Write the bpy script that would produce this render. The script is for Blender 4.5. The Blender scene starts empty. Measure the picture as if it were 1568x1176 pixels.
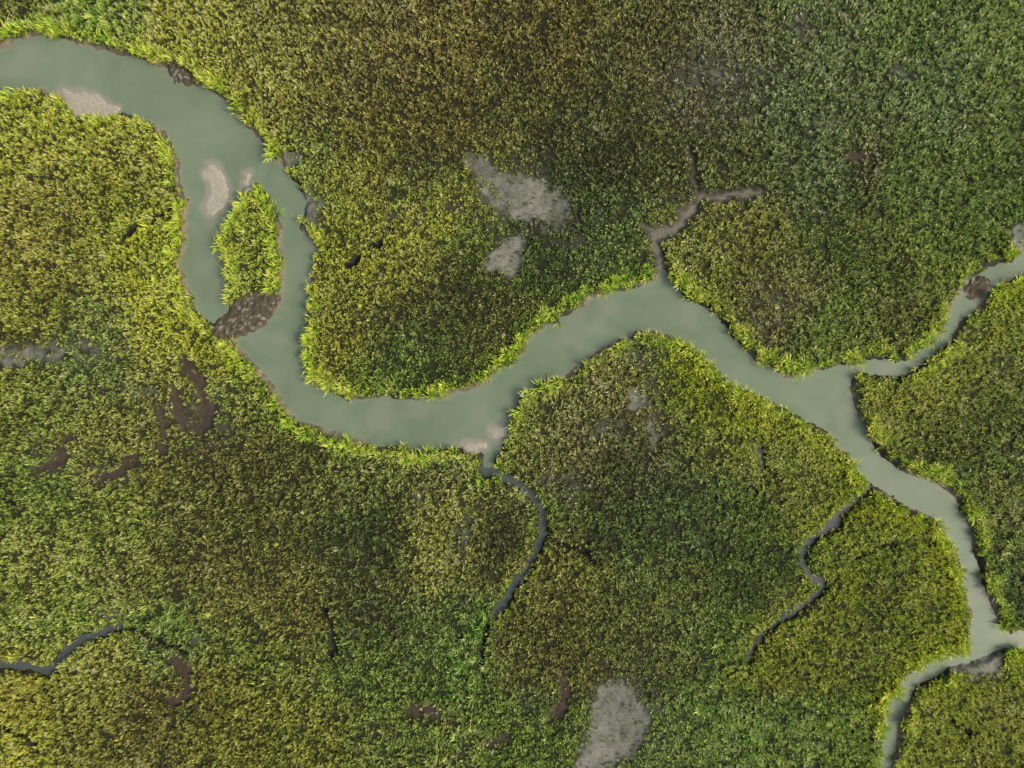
import bpy, math, numpy as np
from mathutils import Vector
rng=np.random.default_rng(7)
S=10.0
def wx(px): return (px-784.0)/S
def wy(py): return (588.0-py)/S
# ---------------------------------------------------------------- noise
_tabs={}
def vnoise(x,y,scale,seed):
    if seed not in _tabs: _tabs[seed]=np.random.default_rng(seed+1000).random((256,256)).astype(np.float32)
    t=_tabs[seed]
    u=x/scale+37.3*seed; v=y/scale+11.7*seed
    i=np.floor(u).astype(np.int64); j=np.floor(v).astype(np.int64)
    fu=(u-i).astype(np.float32); fv=(v-j).astype(np.float32)
    fu=fu*fu*(3-2*fu); fv=fv*fv*(3-2*fv)
    i0=i&255;i1=(i+1)&255;j0=j&255;j1=(j+1)&255
    return (t[j0,i0]*(1-fu)+t[j0,i1]*fu)*(1-fv)+(t[j1,i0]*(1-fu)+t[j1,i1]*fu)*fv
def fbm(x,y,scale,seed,oct=3):
    s=0;a=1;n=0
    for k in range(oct):
        s=s+a*vnoise(x,y,scale/(2**k),seed+k*7);n+=a;a*=0.55
    return s/n
def sstep(a,b,x):
    t=np.clip((x-a)/(b-a),0,1);return t*t*(3-2*t)
def lin(c):
    c=np.asarray(c,dtype=np.float32)/255.0
    return np.where(c<0.04045,c/12.92,((c+0.055)/1.055)**2.4)
def chaikin(p,closed,n=1):
    p=np.array(p,float)
    for _ in range(n):
        if closed:
            q=np.roll(p,-1,0); r=np.empty((2*len(p),2)); r[0::2]=p*.75+q*.25; r[1::2]=p*.25+q*.75
        else:
            a=p[:-1];b=p[1:]; r=np.empty((2*len(a),2)); r[0::2]=a*.75+b*.25; r[1::2]=a*.25+b*.75
            r=np.vstack([p[:1],r,p[-1:]])
        p=r
    return p
# ---------------------------------------------------------------- raster grid (px space of the plan)
step=2.0
xin=np.arange(-200,1770,step); yin=np.arange(-200,1378,step)
def ext(a):
    g=np.array([12,40,110,260,600,1400,3200,8000,20000,40000.])
    return np.concatenate([(a[0]-g)[::-1],a,a[-1]+g])
xs=ext(xin); ys=ext(yin)
GX,GY=np.meshgrid(xs,ys)
H,W=GX.shape
n1=fbm(GX,GY,26,1)-.5; n2=fbm(GX,GY,26,2)-.5
n1b=fbm(GX,GY,9,3,2)-.5; n2b=fbm(GX,GY,9,4,2)-.5
QX=GX+n1*12+n1b*9; QY=GY+n2*12+n2b*9
def dist_lines(p,closed,marg=None):
    p=np.array(p,float)
    D=np.full(GX.shape,1e6,np.float32)
    if marg is not None:
        m=marg+20
        i0=np.searchsorted(xs,p[:,0].min()-m);i1=np.searchsorted(xs,p[:,0].max()+m)
        j0=np.searchsorted(ys,p[:,1].min()-m);j1=np.searchsorted(ys,p[:,1].max()+m)
    else: i0,i1,j0,j1=0,W,0,H
    x=QX[j0:j1,i0:i1];y=QY[j0:j1,i0:i1]
    d=np.full(x.shape,1e12); ins=np.zeros(x.shape,bool)
    n=len(p); 
    for k in range(n if closed else n-1):
        a=p[k];b=p[(k+1)%n]; ex,ey=b-a; L=ex*ex+ey*ey+1e-9
        vx=x-a[0];vy=y-a[1]
        t=np.clip((vx*ex+vy*ey)/L,0,1)
        d=np.minimum(d,(vx-t*ex)**2+(vy-t*ey)**2)
        if closed and abs(ey)>1e-9:
            c=((a[1]>y)!=(b[1]>y))
            ins^= c & (x< ex*(y-a[1])/ey+a[0])
    d=np.sqrt(d)
    if closed: d=np.where(ins,-d,d)
    D[j0:j1,i0:i1]=d
    return D
def poly(p,marg=60,n=1): return dist_lines(chaikin(p,True,n),True,marg)
def line(p,marg=60,n=1): return dist_lines(chaikin(p,False,n),False,marg)

north=[(-3000,40),(-300,95),(-60,85),(0,76),(30,55),(60,50),(100,58),(140,71),(180,81),(220,90),(250,98),(275,115),(300,124),(330,140),(350,160),(370,182),(395,210),(410,235),(430,252),(448,275),(466,298),(462,318),(458,345),(474,362),(484,378),(478,402),(472,430),(470,470),(468,510),(466,550),(470,575),(490,590),(520,606),(560,613),(600,609),(650,613),(700,602),(742,590),(762,566),(800,546),(812,518),(830,500),(870,480),(900,460),(940,446),(985,438),(1004,432),(1007,412),(1018,412),(1032,432),(1060,460),(1085,472),(1105,495),(1125,520),(1150,545),(1185,565),(1215,578),(1250,568),(1290,562),(1320,552),(1345,546),(1385,553),(1410,540),(1430,520),(1450,495),(1465,460),(1480,430),(1510,409),(1545,398),(1568,386),(1850,340),(4500,300)]
s1=[(4500,340),(1850,372),(1568,418),(1545,426),(1522,446),(1500,468),(1478,492),(1465,515),(1440,540),(1410,562),(1385,575),(1350,573),(1320,568),(1306,582),(1303,610),(1320,640),(1335,670),(1350,695),(1375,715),(1400,728),(1430,735),(1455,750),(1475,780),(1490,810),(1496,850),(1505,880),(1515,910),(1525,940),(1535,960),(1550,968),(1568,972),(1850,960),(4500,950)]
s2=[(4500,980),(1850,985),(1568,992),(1540,1000),(1500,1010),(1460,1025),(1430,1038),(1405,1060),(1390,1085),(1380,1110),(1376,1140),(1372,1176),(1366,1300),(1360,3500)]
s3=[(1335,3500),(1342,1300),(1350,1176),(1356,1140),(1360,1100),(1368,1075),(1383,1050),(1400,1028),(1420,1010),(1450,1003),(1480,997),(1491,975),(1490,940),(1480,905),(1473,870),(1462,840),(1448,812),(1430,795),(1400,780),(1370,762),(1340,745),(1320,730),(1305,705),(1290,685),(1268,662),(1245,650),(1210,630),(1170,608),(1130,590),(1105,575),(1085,550),(1060,530),(1020,512),(990,505),(960,515),(920,535),(890,555),(860,580),(825,590),(800,610),(785,635),(778,660),(762,690),(754,716),(736,718),(738,692),(700,685),(650,690),(610,690),(570,680),(520,668),(480,655),(455,640),(435,615),(410,590),(395,570),(375,545),(355,522),(330,500),(300,485),(290,450),(280,430),(274,400),(285,370),(283,340),(285,310),(275,280),(273,250),(262,215),(245,195),(225,182),(190,172),(165,172),(140,178),(110,166),(80,145),(60,130),(30,135),(0,140),(-60,146),(-300,160),(-3000,110)]
sdw=poly(north+s1+s2+s3,None,1)
island=[(375,275),(395,280),(415,305),(428,340),(433,380),(429,420),(430,450),(417,480),(395,502),(365,518),(345,520),(318,500),(348,470),(348,440),(345,400),(335,370),(345,345),(360,320),(370,298)]
sdi=poly(island,100)
sdw=np.maximum(sdw,-sdi)   # island is land
sdw_m=sdw/S
oyster=[poly([(325,500),(350,468),(380,455),(428,446),(424,470),(398,500),(362,518),(338,515)]),
        poly([(1484,432),(1503,420),(1518,428),(1512,448),(1496,458),(1482,448)]),
        poly([(252,95),(292,108),(300,124),(276,126),(256,110)])]
oy=np.minimum.reduce(oyster)
sandbars=[poly([(310,248),(328,254),(343,275),(351,295),(342,318),(318,327),(309,314),(316,290),(307,268)]),
          poly([(82,132),(120,138),(150,148),(182,163),(160,178),(130,175),(100,160)]),
          poly([(708,682),(746,676),(742,690),(712,690)]),
          poly([(748,655),(775,652),(772,676),(752,672)]),poly([(370,266),(380,264),(384,282),(374,290)])]
sb=np.minimum.reduce(sandbars)
pans=[poly([(700,238),(735,240),(760,262),(800,266),(845,285),(882,318),(868,338),(820,335),(775,328),(745,302),(728,268)]),
      poly([(735,402),(780,366),(806,366),(800,398),(790,424),(758,414)]),
      poly([(922,1040),(955,1042),(984,1072),(992,1105),(965,1150),(925,1180),(912,1230),(885,1215),(880,1180),(902,1130),(908,1080)]),
      poly([(-30,535),(20,532),(64,540),(60,552),(10,560),(-30,560)]),
      poly([(990,650),(1012,652),(1014,672),(996,684)]),
      poly([(960,600),(985,590),(990,620),(965,640)]),
      poly([(1548,345),(1590,340),(1590,392),(1556,388)]),
      poly([(428,236),(458,238),(452,256),(434,254)]),poly([(458,292),(486,296),(488,330),(476,345),(462,325)]),
      poly([(1460,1018),(1500,1012),(1540,1004),(1535,1028),(1495,1040),(1462,1034)])]
pn=np.minimum.reduce(pans)
def stroke(pts,hw,marg=60): return line(pts,marg)-hw
mudch=np.minimum.reduce([stroke([(1012,415),(1006,385),(1002,362),(1036,350),(1060,322)],8.5),stroke([(1060,322),(1074,300),(1110,300),(1166,290)],6.0),
      stroke([(985,345),(1012,365)],6),stroke([(1072,300),(1066,280),(1058,240),(1052,220)],2.6),stroke([(1135,300),(1170,294)],5),
      stroke([(275,250),(284,300)],5),stroke([(1005,362),(1020,350)],11)])
wch=np.minimum.reduce([stroke([(746,700),(745,722)],8),stroke([(748,716),(775,732),(808,750),(833,782),(829,818),(817,858),(797,885)],4.8),stroke([(797,885),(772,918),(758,945)],4.2),
      stroke([(-300,990),(-80,1005),(0,1018),(40,1022),(75,1030),(94,1006),(120,980),(150,970)],5.0),stroke([(150,970),(186,958)],3.8),
      stroke([(1330,748),(1298,778),(1274,810),(1240,830),(1229,860),(1245,884),(1262,900),(1236,930),(1205,945)],3.3),
      stroke([(1205,945),(1172,970),(1150,1010)],2.4),stroke([(1168,680),(1164,700),(1172,722)],2.4)])
dch=np.minimum.reduce([stroke([(838,822),(880,840),(905,856)],3.2),stroke([(490,930),(512,965),(514,985),(508,1010)],3.0),
      stroke([(180,362),(210,350),(245,337),(262,320)],2.0),stroke([(530,408),(560,394),(590,362),(600,345)],1.4),
      stroke([(285,1000),(250,985),(200,960)],2.4),stroke([(0,760),(25,775)],2.4),stroke([(1310,860),(1340,835),(1380,840)],2.2),
      stroke([(1450,1100),(1490,1125)],2.2),stroke([(0,1110),(40,1130),(60,1160)],2.0),
      stroke([(740,1040),(735,985),(750,950)],1.8)])
brown=np.minimum.reduce([stroke([(282,555),(300,578),(316,605),(322,630)],9),stroke([(268,608),(276,640),(300,662),(318,652),(312,632)],9),stroke([(246,618),(260,648),(248,690)],6),
      stroke([(104,672),(98,700),(76,716),(58,722)],7),stroke([(215,700),(182,722),(150,733)],7),stroke([(866,1034),(866,1066),(850,1096)],9),
      stroke([(630,1085),(662,1088),(690,1106)],9),stroke([(262,1008),(292,1030),(286,1066),(262,1074)],9),stroke([(745,1140),(775,1132)],7),
      stroke([(1310,238),(1335,242)],6),stroke([(0,45),(20,42)],14),stroke([(-60,40),(0,50)],14)])
thin=np.zeros_like(GX)
for a in [(1100,120,70,45,.5),(1270,188,22,16,.6),(1225,40,20,40,.6),(930,660,40,18,.6),(1000,610,14,40,.5),(860,735,35,20,.4),(640,760,10,14,.6),(710,815,12,28,.75),(770,300,75,55,.4),
          (300,640,55,50,.4),(90,705,55,30,.35),(180,725,50,20,.35),(830,345,60,20,.5),(100,540,70,18,.8),(230,600,60,10,.4),(1175,480,40,40,.3),(1450,720,25,12,.5),
          (170,940,20,18,.5),(820,1080,25,30,.3),(955,1110,65,80,.6),(1205,925,28,22,.3),(1390,110,18,14,.6),(1050,320,60,30,.25),(1560,770,14,12,.7),(300,980,8,8,.6),(1500,790,12,20,.6),
          (620,330,40,10,.3),(560,480,18,10,.2),(905,360,60,60,.25),(880,745,18,30,.4),(470,330,20,40,.5),(985,540,25,20,.4)]:
    thin=np.maximum(thin,a[4]*np.exp(-((QX-a[0])/a[2])**2-((QY-a[1])/a[3])**2))
# ---------------------------------------------------------------- vegetation tint control points
CP="""30 20 80 85 40;160 30 95 118 45;300 50 124 128 45;420 60 100 102 45;550 60 92 88 44;700 60 86 80 40;850 60 80 76 38;1000 60 78 80 42;1130 60 85 90 52;1250 60 85 98 52;1400 60 88 108 50;1530 60 95 118 50;
420 150 112 112 45;520 160 82 80 38;650 150 78 74 36;800 150 72 74 36;950 160 68 72 38;1080 150 82 82 52;1200 160 82 95 55;1300 180 85 98 50;1420 160 92 112 58;1530 160 92 112 48;
480 260 80 95 40;560 260 88 88 35;640 280 72 75 38;930 250 62 68 36;1020 250 75 82 42;1150 240 80 88 45;1250 260 78 92 50;1330 240 82 85 48;1420 270 85 105 45;1530 270 75 95 40;
40 180 115 130 40;120 220 110 114 38;220 230 110 112 42;30 250 108 112 38;60 310 98 96 40;150 300 95 98 35;240 310 95 110 35;40 400 96 94 38;140 400 90 92 38;240 380 120 144 40;50 480 85 90 35;150 490 80 92 42;230 470 120 132 35;280 520 118 122 40;195 400 112 128 38;260 430 116 140 38;
120 560 75 90 42;220 580 88 95 40;330 560 98 105 42;380 620 82 95 38;40 620 85 95 38;140 640 82 90 38;200 680 83 86 38;380 700 72 74 36;60 760 80 95 38;180 790 80 92 36;300 780 75 80 38;440 760 68 73 34;550 740 78 88 40;640 720 92 102 48;560 820 60 68 34;680 850 116 120 52;690 790 105 112 48;740 830 62 64 36;420 850 70 76 34;
60 880 95 108 42;200 900 85 92 40;320 900 80 82 38;450 930 83 83 38;580 930 65 72 36;680 960 75 88 40;90 960 95 115 42;250 960 80 98 42;400 1000 80 92 36;550 1030 74 90 36;680 1040 78 100 40;720 1000 76 104 44;150 1020 110 115 45;60 1060 110 107 38;20 1140 134 142 38;120 1100 88 90 36;250 1080 82 80 38;350 1100 90 94 36;480 1110 92 100 36;600 1120 85 100 40;700 1150 88 108 42;800 1020 82 86 38;800 1120 80 100 38;850 960 74 76 35;1020 1000 78 86 40;1050 1100 82 104 42;1180 1120 90 118 46;1300 1120 92 116 42;
520 310 98 105 36;560 370 100 112 35;680 320 96 108 35;640 380 114 118 45;590 410 108 112 42;730 380 80 95 38;520 450 95 105 38;500 520 106 106 38;600 460 68 72 36;700 450 56 61 32;650 520 64 73 34;600 570 78 98 38;760 500 75 80 36;850 400 60 72 34;940 380 74 90 40;900 330 58 67 34;385 370 108 130 38;390 310 100 125 38;390 430 104 122 40;
1080 400 110 126 45;1130 370 100 105 42;1180 470 100 95 50;1200 430 93 100 45;1280 350 74 86 38;1350 400 82 92 40;1250 520 90 115 42;1370 490 88 98 42;1450 400 98 116 42;1500 330 80 100 42;
920 570 114 114 52;970 600 98 100 48;860 620 95 110 48;1000 540 72 80 40;820 670 98 105 42;880 650 104 100 55;850 720 93 93 50;950 680 80 86 48;1050 580 95 115 32;1130 640 116 142 35;1220 690 112 138 38;1000 740 70 77 42;1080 700 85 95 38;920 760 65 73 38;1050 800 66 80 40;950 830 68 82 40;1150 780 72 88 38;880 800 80 92 42;860 870 95 98 42;950 920 80 90 38;1150 870 68 83 36;1050 930 78 88 38;1180 720 110 120 48;1240 760 100 112 40;
1300 800 100 125 35;1370 800 114 140 35;1430 850 115 138 32;1450 930 114 140 32;1360 870 88 98 36;1320 930 95 107 38;1400 960 106 125 34;1250 990 104 120 36;1200 1000 108 120 35;1330 1020 95 112 38;1130 980 85 105 42;
1370 640 115 134 45;1500 560 112 128 48;1550 460 108 130 38;1450 640 82 90 40;1520 650 82 92 40;1450 690 80 95 40;1540 780 108 118 50;1530 880 74 88 42;1550 720 85 100 42;1430 600 115 125 45;
1440 1080 112 130 38;1530 1080 114 130 38;1500 1150 112 128 38;1420 1150 112 128 38"""
cps=np.array([[float(v) for v in r.split()] for r in CP.replace("\n","").split(";") if r.strip()])
num=np.zeros(GX.shape+(3,),np.float32); den=np.full(GX.shape,1e-4,np.float32)
cl=lin(cps[:,2:5])
num+=lin([86,95,42])*1e-4
wxx=GX+(fbm(GX,GY,70,21)-.5)*70; wyy=GY+(fbm(GX,GY,70,22)-.5)*70
for k in range(len(cps)):
    w=np.exp(-((wxx-cps[k,0])**2+(wyy-cps[k,1])**2)/(2*32.0**2)).astype(np.float32)
    den+=w; num+=w[...,None]*cl[k]
veg=num/den[...,None]
lm=(veg@np.array([.2126,.7152,.0722],np.float32)); veg=veg*((lm/0.1095)**.22)[...,None]
def mixc(base,col,f):
    f=np.clip(f,0,1)[...,None]; return base*(1-f)+lin(col)*f
lev=np.exp(-np.maximum(sdw,0)/12.0)*sstep(.28,.52,fbm(GX,GY,55,31))
veg=mixc(veg,(122,162,36),lev*.85)
veg=mixc(veg,(110,134,40),np.exp(-np.maximum(wch,0)/9.0)*.5)
ribs=[([(485,400),(530,418),(575,412),(600,375),(640,360),(700,345)],12,(132,144,38),.8),
      ([(1040,545),(1075,600),(1130,640),(1200,665),(1270,690),(1310,735)],24,(132,168,32),.9),
      ([(1250,800),(1300,790),(1380,785),(1440,820),(1465,880),(1475,960),(1440,990),(1385,1030),(1350,1090)],20,(136,170,30),.9),
      ([(230,345),(200,380),(205,430),(235,480),(300,530),(350,560)],20,(140,160,34),.8),
      ([(180,100),(270,60),(340,130),(410,220)],16,(130,142,38),.55),
      ([(1330,590),(1360,640),(1400,600),(1470,590),(1510,520),(1560,450)],18,(130,156,38),.75),
      ([(1100,740),(1140,790),(1200,800),(1235,800)],10,(80,96,36),.3),
      ([(1120,1040),(1180,990),(1250,960),(1290,930),(1310,880)],15,(128,146,34),.65),
      ([(1060,420),(1110,460),(1140,520)],14,(116,142,38),.6),
      ([(780,870),(830,850),(870,870),(940,870)],12,(108,112,44),.5),
      ([(660,900),(650,850),(690,800),(700,760)],14,(130,134,48),.65),
      ([(500,600),(480,540),(485,440)],12,(114,122,38),.5),
      ([(740,920),(725,980),(735,1040),(760,1080)],14,(80,112,44),.35),
      ([(60,960),(140,940),(250,945),(330,970)],12,(82,114,44),.35),
      ([(1400,1060),(1450,1060),(1530,1050)],18,(132,158,34),.6),([(20,150),(60,190),(160,190),(240,220)],14,(126,144,36),.55)]
for pts,w,c,a in ribs:
    d=line(pts,w*3)
    veg=mixc(veg,c,a*np.exp(-(d/w)**2)*(.5+.8*fbm(GX,GY,40,37)))
mot=fbm(GX,GY,45,41,4)-.5
veg=veg*np.clip(1+mot*.7,.5,1.6)[...,None]
veg[...,0]*=.94*(1+.12*(fbm(GX,GY,90,45,4)-.5))
veg[...,2]*=.92
# ---------------------------------------------------------------- terrain height and ground colour
WL=-0.60
d=sdw_m
z=np.where(d>0, WL+0.02+(0.62)*sstep(-.05,.9,d+ (fbm(GX,GY,16,51)-.5)*.9*np.clip(d*2,0,1)), WL-0.03-1.4*sstep(0,2.2,-d))
z=z+(fbm(GX,GY,30,52)-.5)*.18*sstep(0,2,d)+(vnoise(GX,GY,7,58)-.5)*.12*sstep(0,1,d)
z=np.minimum(z, WL-.18+.75*sstep(-.15,.9,wch/S)+ np.where(wch>12,9,0))
z=np.where(d>0,np.minimum(z, -.38+.4*sstep(-.3,1.0,mudch/S)+np.where(mudch>14,9,0)),z)
z=np.minimum(z, np.where(dch<8,-.50+.55*sstep(-.2,.5,dch/S),9))
z=z-.22*(1-sstep(-.3,.6,brown/S))
z=z-.10*(1-sstep(-.6,.4,pn/S))
sbh=WL+.14*sstep(3,-6,sb)-.03
z=np.where(sb<6,np.maximum(z,sbh-np.clip(sb,0,6)*.02),z)
oyh=WL+.30*sstep(4,-6,oy)-.03+(vnoise(GX,GY,4,54)-.5)*.36
z=np.where(oy<4,np.where(oy<0,oyh,np.maximum(z,oyh)),z)
under=lin([42,40,26])*np.ones(3)
col=np.ones_like(veg)*under+veg*.10
pm=vnoise(GX,GY,6,61); pf=fbm(GX,GY,35,62); pg=fbm(GX,GY,10,66); pq=vnoise(GX,GY,4,67)
out=sstep(120,180,np.maximum.reduce([-GX,GX-1568,-GY,GY-1176]))
col=col*(1-out[...,None])+veg*.75*out[...,None]
def mixl(base,c,f):
    f=np.clip(f,0,1)[...,None]; return base*(1-f)+np.asarray(c,np.float32)*f
fr=sstep(.42,.62,fbm(GX,GY,80,63))*.8
for a in [(275,270,16,60),(360,530,30,30),(540,665,90,16),(440,640,30,30),(900,455,60,14),(1100,585,50,14),(480,430,8,60),(395,570,24,24),(60,140,80,20),(240,190,20,20)]:
    fr=np.maximum(fr,np.exp(-((GX-a[0])/a[2])**2-((GY-a[1])/a[3])**2))
bank=1-sstep(4,9,np.where(sdw<-30,99,sdw))
col=mixl(col,[.045,.040,.027],bank*(1-fr)); col=mixl(col,[.25,.21,.135],bank*fr*(.5+.8*pq))
col=mixl(col,[.15,.152,.115],np.clip(thin*1.3*sstep(.3,.6,pg),0,1))
ps=sstep(5,-4,pn+(pm-.5)*8+(pg-.5)*26)
col=mixl(col,np.array([.18,.182,.138]),ps); col=mixl(col,[.11,.115,.082],ps*sstep(.5,.58,pg)*.75); col=mixl(col,[.26,.255,.20],ps*sstep(.54,.62,pf+(pq-.5)*.1)*.6); col=mixl(col,[.07,.075,.045],ps*sstep(.78,.88,pq)*.6)
col=mixl(col,[.19,.178,.125],sstep(3,-2,mudch)*np.where(sdw>0,1,0)*(.5+.7*pg)); 
mk=sstep(-6,-2,mudch)*sstep(4,1,mudch)*np.where(sdw>0,1,0); col=mixl(col,[.05,.043,.03],mk*.75)
col=mixl(col,[.035,.030,.020],sstep(7,1,wch)); col=mixl(col,[.014,.012,.009],sstep(4,0,dch))
col=mixl(col,[.070,.050,.033],sstep(5,-3,brown)*(.65+.5*pq))
col=mixl(col,[.40,.365,.275],sstep(7,1,sb))
col=mixl(col,[.095,.078,.045],sstep(3,-1,oy))
spk=sstep(.72,.8,vnoise(GX,GY,3.4,64))
col=mixl(col,[.32,.30,.25],sstep(1,-3,oy)*spk*.75)
def new_grid(name,Z,attrs,mask=None):
    me=bpy.data.meshes.new(name)
    co=np.stack([wx(GX),wy(GY),Z],-1).reshape(-1,3).astype(np.float32)
    idx=np.arange(H*W).reshape(H,W)
    q=np.stack([idx[1:,:-1],idx[1:,1:],idx[:-1,1:],idx[:-1,:-1]],-1).reshape(-1,4)
    if mask is not None:
        mm=(mask[1:,:-1]|mask[1:,1:]|mask[:-1,1:]|mask[:-1,:-1]).reshape(-1); q=q[mm]
        used=np.unique(q); rem=np.zeros(H*W,np.int64); rem[used]=np.arange(len(used)); q=rem[q]; co=co[used]
    else: used=slice(None)
    me.vertices.add(len(co)); me.vertices.foreach_set("co",co.ravel())
    me.loops.add(q.size); me.loops.foreach_set("vertex_index",q.ravel().astype(np.int32))
    me.polygons.add(len(q)); me.polygons.foreach_set("loop_start",(np.arange(len(q))*4).astype(np.int32))
    me.update(calc_edges=True); me.validate()
    for an,av in attrs.items():
        if av.ndim==3:
            a=me.attributes.new(an,'FLOAT_COLOR','POINT')
            v=np.concatenate([av,np.ones(av.shape[:2]+(1,))],-1).reshape(-1,4)[used].astype(np.float32)
            a.data.foreach_set("color",v.ravel())
        else:
            a=me.attributes.new(an,'FLOAT','POINT'); a.data.foreach_set("value",av.reshape(-1)[used].astype(np.float32))
    ob=bpy.data.objects.new(name,me); bpy.context.collection.objects.link(ob); return ob
wet=np.clip(np.maximum(ps*.5*sstep(.5,.6,pg), sstep(3,-2,mudch)*.3),0,1)
ground=new_grid("marsh_ground",z,{"gcol":col,"wet":wet})
shallow=sstep(WL-.30,WL-.02,z)*.35*(.2+fr)
shallow=np.maximum(shallow,sstep(13,1,sb+(pf-.5)*14)*.85)
shallow=np.maximum(shallow,.30*sstep(.55,.75,fbm(GX,GY,60,95)))
narrow=np.where(sdw>0,1.,0.)*sstep(10,0,wch)
water=new_grid("creek_water",np.full(GX.shape,WL),{"shallow":shallow,"narrow":narrow},mask=(z<WL+.12))
# ---------------------------------------------------------------- materials
def mat(name):
    m=bpy.data.materials.new(name); m.use_nodes=True; nt=m.node_tree; return m,nt,nt.nodes["Principled BSDF"]
def N(nt,t,**k):
    n=nt.nodes.new(t)
    for a,b in k.items(): setattr(n,a,b)
    return n
m,nt,p=mat("marsh_mud"); L=nt.links.new
at=N(nt,'ShaderNodeAttribute',attribute_name="gcol"); tc=N(nt,'ShaderNodeNewGeometry')
no=N(nt,'ShaderNodeTexNoise'); no.inputs['Scale'].default_value=2.4; no.inputs['Detail'].default_value=8; no.inputs['Roughness'].default_value=.7
L(tc.outputs['Position'],no.inputs['Vector'])
mr=N(nt,'ShaderNodeMapRange'); mr.inputs[1].default_value=.3;mr.inputs[2].default_value=.7;mr.inputs[3].default_value=.72;mr.inputs[4].default_value=1.28
L(no.outputs['Fac'],mr.inputs[0])
vm=N(nt,'ShaderNodeVectorMath',operation='SCALE'); L(at.outputs['Color'],vm.inputs[0]); L(mr.outputs[0],vm.inputs['Scale']); L(vm.outputs[0],p.inputs['Base Color'])
wt=N(nt,'ShaderNodeAttribute',attribute_name="wet")
m2=N(nt,'ShaderNodeMapRange'); m2.inputs[3].default_value=.85;m2.inputs[4].default_value=.3; L(wt.outputs['Fac'],m2.inputs[0]); L(m2.outputs[0],p.inputs['Roughness'])
p.inputs['Specular IOR Level'].default_value=.25
bp=N(nt,'ShaderNodeBump'); bp.inputs['Strength'].default_value=.55; bp.inputs['Distance'].default_value=.12
n2_=N(nt,'ShaderNodeTexNoise'); n2_.inputs['Scale'].default_value=2.8; n2_.inputs['Detail'].default_value=5; L(tc.outputs['Position'],n2_.inputs['Vector']); L(n2_.outputs['Fac'],bp.inputs['Height']); L(bp.outputs[0],p.inputs['Normal'])
ground.data.materials.append(m)
m,nt,p=mat("silty_water"); L=nt.links.new
tc=N(nt,'ShaderNodeNewGeometry'); sh=N(nt,'ShaderNodeAttribute',attribute_name="shallow"); na=N(nt,'ShaderNodeAttribute',attribute_name="narrow")
no=N(nt,'ShaderNodeTexNoise'); no.inputs['Scale'].default_value=.09; no.inputs['Detail'].default_value=10; no.inputs['Roughness'].default_value=.66; no.inputs['Distortion'].default_value=.8; L(tc.outputs['Position'],no.inputs['Vector'])
r=N(nt,'ShaderNodeValToRGB'); r.color_ramp.elements[0].position=.3; r.color_ramp.elements[0].color=(.150,.202,.122,1); r.color_ramp.elements[1].position=.7; r.color_ramp.elements[1].color=(.218,.274,.172,1); L(no.outputs['Fac'],r.inputs[0])
mx=N(nt,'ShaderNodeMix',data_type='RGBA'); L(sh.outputs['Fac'],mx.inputs[0]); L(r.outputs[0],mx.inputs[6]); mx.inputs[7].default_value=(.31,.295,.215,1)
mx2=N(nt,'ShaderNodeMix',data_type='RGBA'); L(na.outputs['Fac'],mx2.inputs[0]); L(mx.outputs[2],mx2.inputs[6]); mx2.inputs[7].default_value=(.085,.098,.085,1)
L(mx2.outputs[2],p.inputs['Base Color']); p.inputs['Roughness'].default_value=.15; p.inputs['Specular IOR Level'].default_value=.3
bp=N(nt,'ShaderNodeBump'); bp.inputs['Strength'].default_value=.25; bp.inputs['Distance'].default_value=.02
nb=N(nt,'ShaderNodeTexNoise'); nb.inputs['Scale'].default_value=2.5; nb.inputs['Detail'].default_value=4; L(tc.outputs['Position'],nb.inputs['Vector']); L(nb.outputs['Fac'],bp.inputs['Height']); L(bp.outputs[0],p.inputs['Normal'])
water.data.materials.append(m)
m,nt,p=mat("cordgrass_blade"); L=nt.links.new
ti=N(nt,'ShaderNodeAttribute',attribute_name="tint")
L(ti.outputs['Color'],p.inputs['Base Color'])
p.inputs['Roughness'].default_value=.5; p.inputs['Specular IOR Level'].default_value=.15
grassmat=m
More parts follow.
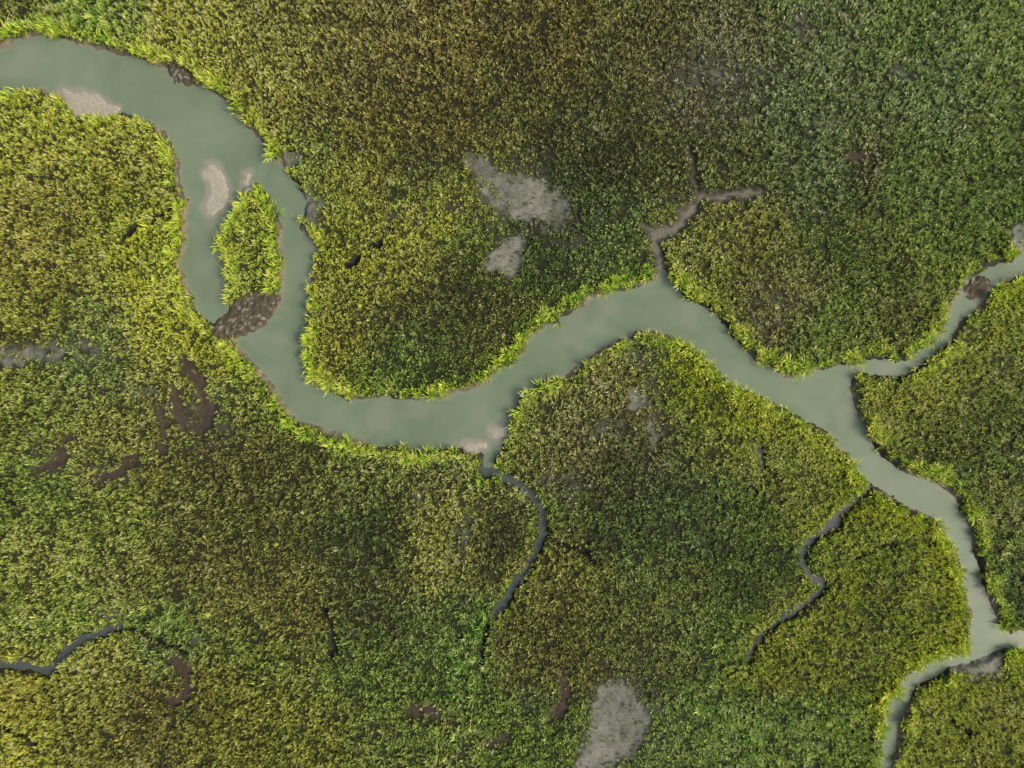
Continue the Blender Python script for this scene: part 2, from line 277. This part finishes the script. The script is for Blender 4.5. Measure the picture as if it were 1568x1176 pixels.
# ---------------------------------------------------------------- grass as real blades
def look(A,x,y):
    fx=np.interp(x,xs,np.arange(W)); fy=np.interp(y,ys,np.arange(H))
    i=np.clip(fx.astype(int),0,W-2); j=np.clip(fy.astype(int),0,H-2); u=fx-i; v=fy-j
    if A.ndim==3: u=u[:,None]; v=v[:,None]
    return (A[j,i]*(1-u)+A[j,i+1]*u)*(1-v)+(A[j+1,i]*(1-u)+A[j+1,i+1]*u)*v
K=4.2
def scatter(name,sp,nb,rad,hh,wd,fn,marg):
    gx=np.arange(-marg,1568+marg,sp); gy=np.arange(-marg,1176+marg,sp)
    x,y=np.meshgrid(gx,gy); x=x.ravel()+ (rng.random(x.size)-.5)*sp*1.2; y=y.ravel()+(rng.random(y.size)-.5)*sp*1.2
    keep,s,hs,tint=fn(x,y)
    x,y,s,hs,tint=x[keep],y[keep],s[keep],hs[keep],tint[keep]; n=len(x)
    X=wx(x);Y=wy(y);Z=look(z,x,y)
    M=n*nb
    R=lambda:rng.random((n,nb)).astype(np.float32)
    a=R()*6.2832; ra=rad*.45*np.sqrt(R())*s[:,None]; a2=a+(R()-.5)*2.5
    bx=X[:,None]+ra*np.cos(a2); by=Y[:,None]+ra*np.sin(a2)
    lx=rng.normal(0,.24,(n,1)); ly=rng.normal(0,.24,(n,1))     # tuft-wide lean
    o=rad*(.3+.85*R())*s[:,None]; h=hh*(.55+.6*R())*hs[:,None]; w=wd*(.65+.7*R())*np.sqrt(s)[:,None]
    dx=np.cos(a);dy=np.sin(a); ox=dx*o+lx*h; oy_=dy*o+ly*h
    sx=-dy*w/2; sy=dx*w/2; Zb=Z[:,None]+0*a
    V=np.empty((n,nb,5,3),np.float32)
    V[:,:,0]=np.stack([bx-sx*.7,by-sy*.7,Zb-.05],-1); V[:,:,1]=np.stack([bx+sx*.7,by+sy*.7,Zb-.05],-1)
    V[:,:,2]=np.stack([bx+ox*.42-sx,by+oy_*.42-sy,Zb+h*.78],-1); V[:,:,3]=np.stack([bx+ox*.42+sx,by+oy_*.42+sy,Zb+h*.78],-1)
    V[:,:,4]=np.stack([bx+ox*1.05,by+oy_*1.05,Zb+h],-1)
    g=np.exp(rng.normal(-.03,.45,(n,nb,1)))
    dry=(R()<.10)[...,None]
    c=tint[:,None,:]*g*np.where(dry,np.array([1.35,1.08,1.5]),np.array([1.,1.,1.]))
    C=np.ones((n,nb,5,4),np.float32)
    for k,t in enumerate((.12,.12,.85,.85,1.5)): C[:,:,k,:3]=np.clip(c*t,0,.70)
    me=bpy.data.meshes.new(name)
    me.vertices.add(M*5); me.vertices.foreach_set("co",V.ravel())
    b=(np.arange(M)*5)[:,None].astype(np.int32)
    lp=(b+np.array([0,1,3,2, 2,3,4],np.int32)).ravel()
    me.loops.add(M*7); me.loops.foreach_set("vertex_index",lp)
    me.polygons.add(M*2); me.polygons.foreach_set("loop_start",((np.arange(M)*7)[:,None]+np.array([0,4])).ravel().astype(np.int32))
    me.update(calc_edges=True)
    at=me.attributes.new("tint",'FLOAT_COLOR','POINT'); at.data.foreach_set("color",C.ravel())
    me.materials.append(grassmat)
    ob=bpy.data.objects.new(name,me); bpy.context.collection.objects.link(ob); print(name,n); return ob
def tintof(x,y,var):
    t=look(veg,x,y); n=len(x)
    cl_=vnoise(x,y,6.0,71)*.75+vnoise(x,y,18,72)*.25
    t=t*K*np.exp(rng.normal(-.03,var,n)+ (cl_-.5)*.9)[:,None]
    dry=rng.random(n)<.12
    j=rng.normal(0,.08,n); t[:,0]*=np.where(dry,1.22,1)*np.exp(j); t[:,1]*=np.where(dry,.93,1); t[:,2]*=np.where(dry,1.25,1)*np.exp(rng.normal(0,.12,n))
    return t,cl_
def f_marsh(x,y):
    n=len(x); t,cl_=tintof(x,y,.40)
    w=look(sdw,x,y); pe=look(pn,x,y)+ (fbm(x,y,12,81)-.5)*46
    dens=sstep(2,7,w)*sstep(.5,4,look(wch,x,y))*sstep(0,5,look(mudch,x,y)+(vnoise(x,y,8,82)-.5)*6)*sstep(0,2.5,look(dch,x,y)+(vnoise(x,y,10,86)-.4)*4)
    dens*=np.maximum(sstep(-10,9,pe),.09); dens*=np.maximum(sstep(-3,4,look(brown,x,y)+(vnoise(x,y,8,83)-.5)*12),.04)
    dens*=sstep(0,4,look(oy,x,y))*sstep(0,4,look(sb,x,y))
    dens*=1-.9*np.clip(look(thin,x,y)*1.6*(vnoise(x,y,12,84)*1.3),0,1)
    dens*=.40+.64*sstep(.28,.52,cl_)
    s=(.62+.55*cl_)*np.exp(rng.normal(0,.15,n)); s=s*np.where(pe<8,.75,1)
    hb=.85+.4*vnoise(x,y,80,85)
    return rng.random(n)<dens, s, s*hb, t
tallz=[(1180,1115,110,55,.3),(720,1010,30,80,.4),(220,945,110,22,.3),(1120,1000,60,40,.2),(390,360,40,90,.25),(1150,650,80,40,.2),(1470,900,30,90,.2),(700,1130,60,50,.25),(140,40,60,30,.4),(240,400,40,60,.2),(1540,820,40,100,.2)]
def f_bank(x,y):
    n=len(x); t,cl_=tintof(x,y,.26); t0=t
    w=look(sdw,x,y); wc=look(wch,x,y)
    t=t*.45+ (lin([114,164,34])*K)*.55*np.exp(rng.normal(0,.3,n))[:,None]
    f=look(fr,x,y); cln=fbm(x,y,34,91)
    d1=sstep(-2+f*5,2+f*5,w)*(1-sstep(12,24,w))*(.14+.86*sstep(.36,.52,cln))
    d2=(1-sstep(8,13,wc))*sstep(3,6,wc)*.22
    d3=0*x
    for q in tallz: d3=np.maximum(d3,q[4]*np.exp(-((x-q[0])/q[2])**2-((y-q[1])/q[3])**2))
    d3=d3*sstep(5,12,w)*sstep(.35,.6,cl_)
    dens=np.maximum(np.maximum(d1*.85,d2*(w>0)),d3)*sstep(2,6,look(oy,x,y))*sstep(2,6,look(sb,x,y))*sstep(3,7,look(mudch,x,y))*sstep(0,8,look(pn,x,y))*sstep(2,6,wc)*sstep(0,3,look(dch,x,y))
    t=np.where((w>24)[:,None],t0*1.1,t)
    s=(.5+.65*rng.random(n))*(.65+.6*sstep(.35,.6,cln))
    s=np.where(w<16,s,s*.85)
    return rng.random(n)<dens, s, s*1.15, t
scatter("marsh_grass",3.6,9,.325,.54,.068,f_marsh,65)
scatter("bank_cordgrass",5.2,15,.80,1.0,.095,f_bank,65)
# ---------------------------------------------------------------- light, sky, camera
el=math.radians(42); az=math.radians(105)
sv=Vector((math.sin(az)*math.cos(el),math.cos(az)*math.cos(el),math.sin(el)))
sl=bpy.data.lights.new("sun",'SUN'); sl.energy=1.5; sl.angle=math.radians(10); sl.color=(1,.97,.90)
so=bpy.data.objects.new("sun",sl); bpy.context.collection.objects.link(so); so.rotation_euler=sv.to_track_quat('Z','Y').to_euler(); so.location=(60,-30,90)
w=bpy.data.worlds.new("World"); bpy.context.scene.world=w; w.use_nodes=True
sk=w.node_tree.nodes.new('ShaderNodeTexSky'); sk.sky_type='NISHITA'; sk.sun_disc=False; sk.sun_elevation=el; sk.sun_rotation=az; sk.air_density=1; sk.dust_density=6
bg=w.node_tree.nodes['Background']; bg.inputs['Strength'].default_value=.145; w.node_tree.links.new(sk.outputs[0],bg.inputs['Color'])
cam=bpy.data.cameras.new("camera"); cam.lens=24; cam.sensor_width=36; cam.clip_end=10000; cam.clip_start=.5
co=bpy.data.objects.new("camera",cam); co.location=(0,0,104.6); bpy.context.collection.objects.link(co)
sc=bpy.context.scene; sc.camera=co
sc.view_settings.view_transform='Standard'; sc.view_settings.look='None'; sc.view_settings.exposure=0
